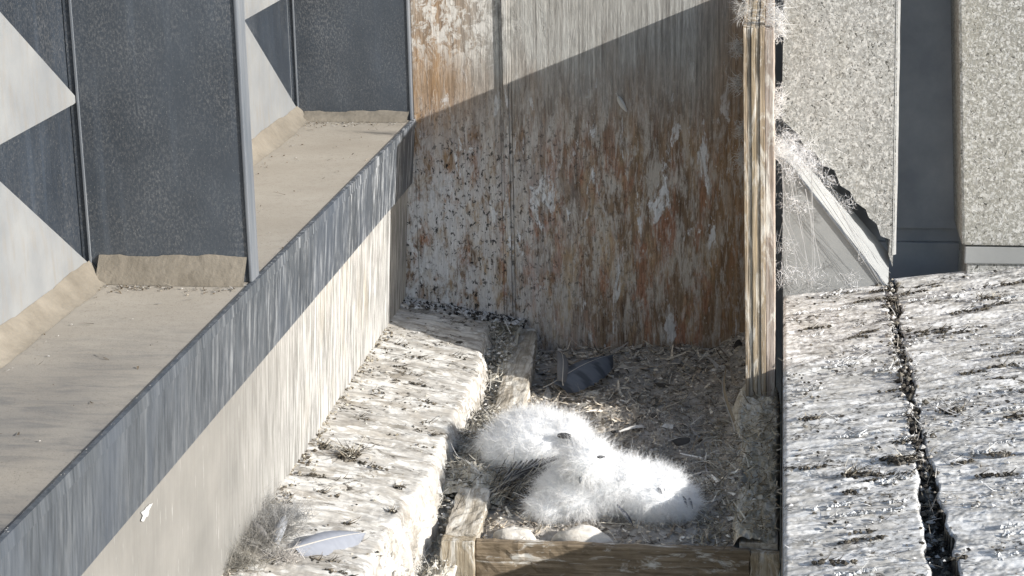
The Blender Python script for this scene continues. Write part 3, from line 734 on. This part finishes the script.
o = rb.build('joint_debris', PIECES, None, base=(.86, .2, .1)); tag(o, kind='stuff')

# ---- single clods and twig clumps one can pick out
def clod(x, y, z, r, label, twigs=40, pale=False, group=None, stretch=1.0):
    t = thing('debris_clump', (x, y, z), label, 'debris', group)
    q = Rib()
    for k in range(int(26 * stretch)):
        a = random.uniform(0, 6.28); f = random.random() ** .6
        c = np.array(random.choice([(.03, .027, .022), (.06, .052, .042), (.11, .095, .075), (.2, .18, .15)])) * random.uniform(.7, 1.2)
        q.chip((x + r * stretch * f * math.cos(a), y + r * .55 * f * math.sin(a), z + r * .35 * (1 - f)), r * random.uniform(.14, .36), c, .75)
    q.build('crumbs', PIECES, t)
    if twigs:
        q = Rib()
        for k in range(twigs):
            c = np.array(random.choice([(.06, .05, .04), (.16, .135, .1), (.3, .26, .2), (.45, .42, .36)])) * random.uniform(.7, 1.2)
            a = random.uniform(0, 6.28)
            q.add((x + r * stretch * random.uniform(-.7, .7), y + r * .6 * random.uniform(-1, 1), z + r * .3), (math.cos(a), math.sin(a), random.uniform(.0, .9)), r * random.uniform(.5, 1.3), random.uniform(.0012, .003), c, rv(.5), 3, rv())
        q.build('twigs', PIECES, t)
    return t
def on_beam(px, py):
    p = P(px, py, 2, .12)
    for k in range(4): p = P(px, py, 2, beamz(p[0], p[1]) + .002)
    return p
def on_slab(px, py):
    p = P(px, py, 2, .16)
    for k in range(4): p = P(px, py, 2, SZ(p[0]) + .002)
    return p
for px, py, r, tw, lab in ((350, 458, .032, 90, 'largest tuft of dark twigs lying on the cream beam'), (322, 447, .020, 40, 'small twig clump next to the largest tuft on the beam'),
                           (268, 385, .014, 20, 'dark crumb clump on the beam against the foot of the lower fascia'), (316, 372, .016, 26, 'twig clump where the beam meets the streaked lower fascia'),
                           (400, 488, .014, 14, 'short dark crumb streak near the beam shoulder'), (392, 512, .012, 10, 'dark crumbs on the beam beyond the pale feather tip')):
    p = on_beam(px, py); clod(*p, r, lab, tw)
for px, py, r, tw, lab, st in ((851, 493, .016, 0, 'dark rounded nugget lying alone on the narrow ledge slab', 1), (955, 412, .020, 24, 'flat black clump out on the wide ledge slab', 1.6),
                               (862, 476, .022, 40, 'long dark clump reaching from the narrow slab to the joint', 2.2), (990, 300, .020, 50, 'pale brown twig heap below the plinth of the wide column', 2.0),
                               (1000, 455, .014, 16, 'small dark streak of debris on the wide slab beyond the joint', 2), (812, 420, .016, 30, 'loose dark twig heap on the narrow slab beside the box', 1.8),
                               (905, 462, .024, 50, 'big crumbly heap bridging the joint between the slabs', 1.3), (893, 300, .014, 24, 'twig clump in the joint at the foot of the flashing', 1)):
    p = on_slab(px, py); clod(*p, r, lab, tw, stretch=st)

# ================================================================== FEATHERS AND DOWN
def feather(name, p0, p1, wid, col, label, up=(0, 0, 1), arch=.12, bars=None, cat='feather', group=None, tipc=None, ragged=.12):
    p0 = np.array(p0, float); p1 = np.array(p1, float); L = np.linalg.norm(p1 - p0); d = (p1 - p0) / L
    up = np.array(up, float); up -= d * up.dot(d); up /= np.linalg.norm(up); sd_ = np.cross(d, up)
    t = thing(name, tuple(p0), label, cat, group); n = 34; m = 4; vv = []; cc = []
    for i in range(n):
        f = i / (n - 1); c0 = p0 + d * L * (.14 + .86 * f) + up * L * arch * math.sin(f * 3.0)
        prof = math.sin(math.pi * min(1, .08 + f * .92) ** .8) ** .55 if f < .995 else .05
        for j in range(-m, m + 1):
            k = j / m; ww = wid * prof * (.62 if j > 0 else .42) * (1 - ragged * random.random() * (abs(j) == m))
            q = c0 + sd_ * ww * k + d * abs(k) * wid * .28 * (1 - f) - up * wid * .25 * k * k
            vv.append(q); cl = np.array(col) * (1 + .06 * random.uniform(-1, 1))
            if bars and math.sin(f * bars + abs(k) * 1.2) > .45 and abs(k) > .2: cl = cl * .55
            if tipc is not None and f > .8: cl = cl * (1 - (f - .8) * 5 * .5) + np.array(tipc) * (f - .8) * 2.5
            cc.append(cl)
    mesh('vane', vv, grid_faces(n, 2 * m + 1), FEATH, t, True, np.array(cc))
    sh = Rib(); 
    for uu, dd_ in ((up, 0), (sd_, 1)):
        prev = None
        for i in range(10):
            f = i / 10; g_ = (i + 1) / 10
            a = p0 + d * L * f + up * (L * arch * math.sin(max(0, (f - .14) / .86) * 3.0) + .0012); b = p0 + d * L * g_ + up * (L * arch * math.sin(max(0, (g_ - .14) / .86) * 3.0) + .0012)
            sh.add(a, b - a, np.linalg.norm(b - a), .0030 * (1 - .8 * f), (.55, .52, .47), None, 1, uu, .9)
    sh.build('shaft', FEATH, t); return t
def tuft(name, p, r, n, label, col=(.72, .71, .69), d=None, group=None, cat='down feather', wid=.0014, parent=None, spread=1.0):
    q = Rib(); p = np.array(p, float)
    for k in range(n):
        v = rv() * spread + (np.array(d) if d is not None else 0)
        q.add(p + RNG.normal(size=3) * r * np.array([.25, .15, .4]), v, r * random.uniform(.2, .6), wid, np.array(col) * random.uniform(.8, 1.1), rv(1.1), 5, rv())
    o = q.build(name, DOWNM, parent, base=tuple(p)); return tag(o, label, cat, group)

p0 = on_beam(283, 557); p1 = on_beam(366, 541)
feather('flight_feather', p0 + (0, 0, .012), p1 + (0, 0, .016), .052, (.27, .285, .325), 'pale blue-grey feather lying on the cream beam', up=(.05, -.95, .8), arch=.05, ragged=.04)
p3 = P(543, 388, 2, .02); p4 = P(613, 355, 2, .05)
feather('flight_feather', p3, p4, .085, (.15, .165, .19), 'large barred grey flight feather at the shaded back of the litter', up=(-.25, -.75, .7), arch=.06, bars=22, tipc=(.06, .065, .075))
feather('small_feather', P(563, 386, 2, .03), P(556, 352, 2, .06), .03, (.17, .17, .175), 'small curled feather in the back corner beside the barred one', up=(.4, -.8, .5), arch=.15)
feather('small_feather', P(616, 93, 1, YB - .004), P(627, 112, 1, YB - .012), .014, (.6, .58, .54), 'little white feather stuck high on the back board', up=(0, -1, .1), arch=.05)
feather('small_feather', P(735, 432, 2, .05), P(726, 370, 2, .10), .012, (.28, .23, .16), 'thin brown quill standing up by the tall plywood side', up=(-.6, -.7, .1), arch=.05)
feather('small_feather', P(668, 441, 2, .02), P(690, 438, 2, .025), .03, (.07, .065, .06), 'dark oval feather lying on the litter behind the chicks', up=(0, -.4, 1), arch=.1)
# downy mass with grey feathers on the beam, under the fascia
cl = thing('down_clump', tuple(on_beam(255, 545)), 'grey downy feather clump on the beam under the streaked fascia', 'feather clump')
q = Rib()
for px, py, r, n, c in ((250, 510, .055, 260, (.44, .43, .41)), (272, 532, .055, 260, (.40, .39, .375)), (248, 545, .06, 280, (.36, .345, .32)), (288, 518, .04, 170, (.48, .48, .48)), (232, 565, .06, 200, (.38, .36, .32)), (284, 560, .03, 150, (.60, .57, .54)), (268, 490, .025, 70, (.35, .32, .28))):
    p = on_beam(px, py)
    for k in range(n * 3): q.add(p + np.array([random.gauss(0, r * .42), random.gauss(0, r * .3), .004]), rv() * np.array([1, 1, .5]) + np.array([0, 0, .35]), r * random.uniform(.4, 1), .0011, np.array(c) * random.uniform(.55, 1.3), rv(.6), 4, rv())
q.build('down', DOWNM, cl)
for (a, b, w_, c) in (((268, 545), (247, 530), .022, (.25, .24, .23)), ((275, 548), (286, 524), .028, (.33, .34, .36))):
    pa, pb = on_beam(*a) + (0, 0, .012), on_beam(*b) + (0, 0, .018); n = 12; vv = []; cc = []
    dd_ = pb - pa; sdv = np.cross(dd_ / np.linalg.norm(dd_), (0, -.5, .8))
    for i in range(n):
        f = i / (n - 1)
        for k in (-1, -.4, 0, .4, 1): vv.append(pa + dd_ * f + sdv * k * w_ * .5 * math.sin(math.pi * min(1, .1 + .9 * f)) ** .6 + np.array([0, 0, .01 * math.sin(f * 3) - .008 * k * k])); cc.append(np.array(c) * random.uniform(.85, 1.15))
    mesh('curled_feather', vv, grid_faces(n, 5), FEATH, cl, True, np.array(cc))
# down caught on the plywood side and its edges
lab_l = 'down wisp on the inner edge of the tall plywood side'
lab_r = 'white down wisp on the outer face of the tall plywood side'
rank = ('topmost', 'second from the top', 'third from the top', 'fourth from the top', 'lowest')
for k_, (px, py, r) in enumerate(((741, 10, .030), (738, 48, .026), (737, 83, .024), (741, 130, .022), (741, 158, .026))):
    tuft('down_wisp', P(px + 4, py, 1, .74) + (-.004, 0, 0), r * 1.1, 200, lab_l + ', ' + rank[k_], (.62, .60, .57), (-.9, -.3, .1), 'wisps on the inner edge')
for k_, (px, py, r) in enumerate(((774, 14, .038), (777, 30, .028), (776, 98, .030), (775, 112, .020), (776, 150, .03))):
    tuft('down_wisp', P(px, py, 1, .74), r * 1.1, 240, lab_r + ', ' + rank[k_], (.88, .87, .86), (.8, -.4, .1), 'wisps on the outer face')
# tangle of down and cobweb over the flashing
web = thing('down_tangle', tuple(pc(800, 290, YC - .06)), 'tangle of white down and cobweb draped over the grey flashing', 'down')
q = Rib()
for px, py, r, n in ((785, 138, .035, 170), (790, 150, .045, 300), (800, 157, .045, 300), (812, 166, .035, 160), (826, 180, .03, 90), (845, 205, .03, 70), (790, 172, .035, 110), (790, 200, .03, 80), (802, 208, .022, 60), (786, 245, .03, 60), (815, 275, .03, 60), (848, 280, .03, 60), (786, 275, .04, 90), (830, 196, .02, 40), (862, 258, .018, 30)):
    p = P(px, py, 1, YC - .06)
    for k in range(int(n * 1.6)): q.add(p + RNG.normal(size=3) * r * np.array([.5, .12, .4]), rv() + np.array([.3, -.2, -.35]), r * random.uniform(.15, .5), .0011, np.array((.88, .88, .89)) * random.uniform(.85, 1.1), rv(1.1), 5, rv())
q.build('down', DOWNM, web)
q = Rib()
for (x0, y0, x1, y1) in [(783, 150, 790, 290), (787, 160, 815, 290), (800, 165, 885, 286), (792, 170, 783, 260), (812, 170, 812, 285), (784, 215, 812, 288), (806, 190, 822, 262), (790, 240, 830, 292), (784, 180, 800, 280), (830, 190, 882, 270), (835, 200, 880, 278), (845, 215, 884, 274)]:
    for k in range(2):
        a = P(x0 + random.gauss(0, 2), y0 + random.gauss(0, 2), 1, YC - .065); b = P(x1 + random.gauss(0, 3), y1 + random.gauss(0, 3), 1, YC - .055)
        q.add(a, b - a, np.linalg.norm(b - a), random.uniform(.0008, .0022), np.array((.7, .7, .7)) * random.uniform(.7, 1.1), np.array([random.gauss(0, .04), 0, random.gauss(0, .04)]), 8, (0, -1, 0), .7)
q.build('cobweb_strands', DOWNM, web)
# splash on the lower fascia and an old stain-peg
def splat(px, py, r, label):
    c = P(px, py, 0, XB - .0125); vv = [c + (.0035, 0, 0)]; ff = []
    n = 18
    for i in range(n):
        a = i / n * 6.283; rr = r * (.7 + .5 * random.random()); rr *= random.uniform(.6, 1.2); vv.append(c + np.array([.001, rr * 2.0 * math.cos(a), rr * .75 * math.sin(a)]))
    for i in range(n): ff.append((0, 1 + i, 1 + (i + 1) % n))
    o = mesh('dropping_splash', vv, ff, SPLAT, None, True, base=tuple(c)); tag(o, label, 'dropping')
splat(146, 511, .013, 'white dropping splashed below the fascia foot on the lower panel')

# ================================================================== STONES AND CHICKS
def stone(x, y, z, rx, ry, rz, label, seed):
    bm = bmesh.new(); bmesh.ops.create_icosphere(bm, subdivisions=4, radius=1)
    co = np.array([v.co[:] for v in bm.verts]); n = fbm(co[:, 0] * 1.3 + seed, co[:, 1] * 1.3 + co[:, 2] * 1.1, seed, 4)
    co = co * (1 + .20 * n)[:, None] * np.array([rx, ry, rz]) + np.array([x, y, z])
    for i, v in enumerate(bm.verts): v.index = i
    ff = [[v.index for v in f.verts] for f in bm.faces]; bm.free()
    o = mesh('pale_stone', co, ff, STONE, None, True, base=(x, y, z - rz)); return tag(o, label, 'stone')
stone(.073, .046, -.016, .038, .021, .027, 'small white rounded stone by the broken low board, behind the front board', 3)
stone(.208, .046, -.020, .056, .022, .040, 'larger pale rounded stone against the front board below the middle chick', 8)

def chick(name, label, blobs, n_str, seed, slen=(.009, .026), parts=None):
    """blobs: (centre, radii, yaw) ellipsoids fused into one body; then a coat of down strands"""
    base = np.array(blobs[0][0]); base[2] = float(litz(base[0], base[1]))
    t = thing(name, tuple(base), label, 'chick', None)
    bm = bmesh.new()
    for c, r, yaw in blobs:
        mt = Matrix.Translation(Vector(c)) @ Matrix.Rotation(math.radians(yaw), 4, 'Z') @ Matrix.Diagonal((*r, 1))
        bmesh.ops.create_icosphere(bm, subdivisions=3, radius=1, matrix=mt)
    me = bpy.data.meshes.new('tmp'); bm.to_mesh(me); bm.free(); ob = bpy.data.objects.new('tmp', me); COL.objects.link(ob)
    md = ob.modifiers.new('r', 'REMESH'); md.mode = 'VOXEL'; md.voxel_size = .006
    sm = ob.modifiers.new('s', 'SMOOTH'); sm.factor = .5; sm.iterations = 8
    dg = bpy.context.evaluated_depsgraph_get(); dg.update(); ev = ob.evaluated_get(dg); m2 = bpy.data.meshes.new_from_object(ev)
    co = np.zeros(len(m2.vertices) * 3); m2.vertices.foreach_get('co', co); co = co.reshape(-1, 3)
    fs = [tuple(p.vertices) for p in m2.polygons]
    bpy.data.objects.remove(ob); bpy.data.meshes.remove(me); bpy.data.meshes.remove(m2)
    body = mesh('body', co, fs, SKINM, t, True)
    # strands
    rng = np.random.default_rng(seed)
    fa = np.array([f for f in fs if len(f) == 4]); a, b, c, d = (co[fa[:, k]] for k in range(4))
    nr = np.cross(c - a, d - b); ar = np.linalg.norm(nr, axis=1); nr = nr / (ar[:, None] + 1e-12)
    idx = rng.choice(len(fa), n_str, p=ar / ar.sum()); u = rng.random((n_str, 1)); v = rng.random((n_str, 1))
    p = (a[idx] * (1 - u) + b[idx] * u) * (1 - v) + (d[idx] * (1 - u) + c[idx] * u) * v; nn = nr[idx]
    # clumps: strands lean towards a shared tip direction
    cid = (np.floor(p[:, 0] * 95 + .4 * np.sin(p[:, 1] * 200)) * 131 + np.floor(p[:, 1] * 95) * 17 + np.floor(p[:, 2] * 95) * 7).astype(int) % 4096
    lean = rng.normal(size=(4096, 3))[cid] * .6; clen = (rng.random(4096) * .5 + .75)[cid]
    dirv = nn + lean + rng.normal(size=(n_str, 3)) * .2 + np.array([0, 0, .05]); dirv /= np.linalg.norm(dirv, axis=1)[:, None]
    L = rng.uniform(*slen, n_str) * clen; L = np.where(p[:, 2] < .02, L * .7, L)
    seg = 3; w = rng.uniform(.0004, .0008, n_str)
    side = np.cross(dirv, rng.normal(size=(n_str, 3))); side /= np.linalg.norm(side, axis=1)[:, None]
    bend = rng.normal(size=(n_str, 3)) * .35 + np.array([0, 0, -.15])
    VV = np.zeros((n_str, seg + 1, 2, 3))
    for i in range(seg + 1):
        tt = i / seg; q = p + dirv * (L * tt)[:, None] + bend * (L * tt * tt)[:, None]; ww = (w * (1 - .75 * tt) * .5)[:, None]
        VV[:, i, 0] = q - side * ww; VV[:, i, 1] = q + side * ww
    kk = np.arange(n_str) * (seg + 1) * 2
    ff = np.concatenate([np.stack([kk + 2 * i, kk + 2 * i + 1, kk + 2 * i + 3, kk + 2 * i + 2], 1) for i in range(seg)])
    shade = rng.uniform(.84, .95, n_str); colr = np.repeat(np.stack([shade, shade * .998, shade * .995], 1), (seg + 1) * 2, axis=0)
    dn = mesh('down', VV.reshape(-1, 3), ff, DOWNM, t, False, colr); dn['kind'] = 'stuff'
    return t
def beak(t, p, d, s, up=(0, 0, 1)):
    d = np.array(d, float); d /= np.linalg.norm(d); up = np.array(up, float); up -= d * up.dot(d); up /= np.linalg.norm(up); sd_ = np.cross(d, up)
    vv = []; prof = [(0, .50, 0), (.25, .52, .02), (.5, .42, .0), (.75, .27, -.14), (.95, .12, -.36), (1.02, .02, -.55)]
    for f, r, dz in prof:
        for k in range(8):
            a = k / 8 * 6.283; vv.append(np.array(p) + d * s * f + up * s * (dz + r * .8 * math.sin(a)) + sd_ * s * r * .72 * math.cos(a))
    ff = [(i * 8 + k, i * 8 + (k + 1) % 8, (i + 1) * 8 + (k + 1) % 8, (i + 1) * 8 + k) for i in range(5) for k in range(8)]
    mesh('beak', vv, ff, BEAKM, t, True)
    # gape line flesh
def eye(t, p, r, ax=(1, .7, .55)):
    bm = bmesh.new(); bmesh.ops.create_icosphere(bm, subdivisions=2, radius=r)
    vv = [np.array(v.co[:]) * ax + np.array(p) for v in bm.verts]
    for i, v in enumerate(bm.verts): v.index = i
    ff = [[v.index for v in f.verts] for f in bm.faces]; bm.free(); mesh('eye', vv, ff, EYEM, t, True)
def quills(t, pa, pb, n, spread, L, col=(.085, .09, .10)):
    """row of half-grown wing quills from pa to pb, each a feather blade"""
    pa = np.array(pa); pb = np.array(pb)
    for i in range(n):
        f = i / (n - 1); p = pa + (pb - pa) * f; d = np.array(spread[0]) * (1 - f) + np.array(spread[1]) * f; d = d / np.linalg.norm(d)
        l = L * random.uniform(.8, 1.15); sdv = np.cross(d, (.2, -.8, .5)); sdv /= np.linalg.norm(sdv); vv = []; cc = []; m = 7
        cj = np.array(col) * random.uniform(.7, 1.6)
        for k in range(m):
            g_ = k / (m - 1); w_ = .0062 * (math.sin(math.pi * (.12 + .85 * g_)) ** .6)
            c0 = p + d * l * g_ + np.array([0, 0, -.012 * g_ * g_])
            for s_, cm in ((-1, 1.0), (0, 1.6), (1, 1.0)): vv.append(c0 + sdv * w_ * .5 * s_ + np.array([0, -.0015, .001]) * (s_ == 0)); cc.append(np.clip(cj * cm + (.30 if (s_ == 1) else 0), 0, 1))
        mesh('wing_quill', vv, grid_faces(m, 3), FEATH, t, True, np.array(cc))

A = chick('falcon_chick', 'white downy chick slumped over the low side board, dark wing quills showing', [((.085, .345, .078), (.108, .085, .068), -8), ((.152, .315, .098), (.050, .046, .044), 0), ((.018, .345, .066), (.058, .06, .050), 0)], 22000, 1)
beak(A, (.160, .266, .116), (.75, -.45, -.15), .024); eye(A, (.150, .2655, .127), .012, (1.3, .6, .55)); eye(A, (.172, .268, .100), .008, (1.4, .7, .6))
quills(A, (.165, .262, .088), (.05, .258, .070), 11, ((-.95, -.25, -.22), (-.55, -.45, -.7)), .115, (.045, .045, .046))
quills(A, (.14, .250, .070), (.07, .245, .052), 9, ((-.85, -.25, -.42), (-.45, -.45, -.75)), .09, (.08, .075, .065))
B = chick('falcon_chick', 'white downy chick in the middle, head up, behind the larger pale stone', [((.192, .163, .046), (.085, .070, .062), 10), ((.212, .130, .124), (.050, .048, .044), 0), ((.135, .140, .020), (.05, .045, .034), 0), ((.250, .155, .068), (.06, .058, .052), 0)], 24000, 2)
beak(B, (.202, .080, .108), (-.1, -.85, -.45), .011); eye(B, (.239, .099, .146), .0085, (1.4, .6, .35))
Cc = chick('falcon_chick', 'white downy chick turned away towards the caked low board, wing tips dark', [((.335, .165, .042), (.080, .068, .056), -12), ((.285, .152, .076), (.055, .05, .044), 0), ((.385, .165, .024), (.044, .046, .036), 0)], 20000, 3)
quills(Cc, (.352, .110, .080), (.412, .135, .050), 6, ((.5, -.05, -.5), (.5, -.05, -.6)), .016, (.05, .055, .07))
quills(Cc, (.272, .097, .046), (.285, .094, .034), 4, ((.6, -.15, -.5), (.6, -.1, -.5)), .024, (.05, .055, .07))
# straw and stems under the first chick
rb = Rib()
for i in range(420):
    x = random.uniform(.0, .135); y = random.uniform(.15, .275); z = random.uniform(-.01, .055)
    c = np.array(random.choice([(.06, .055, .05), (.16, .14, .11), (.36, .33, .27), (.5, .47, .41)])) * random.uniform(.7, 1.2)
    rb.add((x, y, z), (random.uniform(.2, 1), random.uniform(-.3, .3), random.uniform(-.1, .9)), random.uniform(.02, .06), random.uniform(.0012, .003), c, rv(.4), 4, rv())
o = rb.build('nest_straw', PIECES, None, base=(.06, .2, 0)); tag(o, kind='stuff')
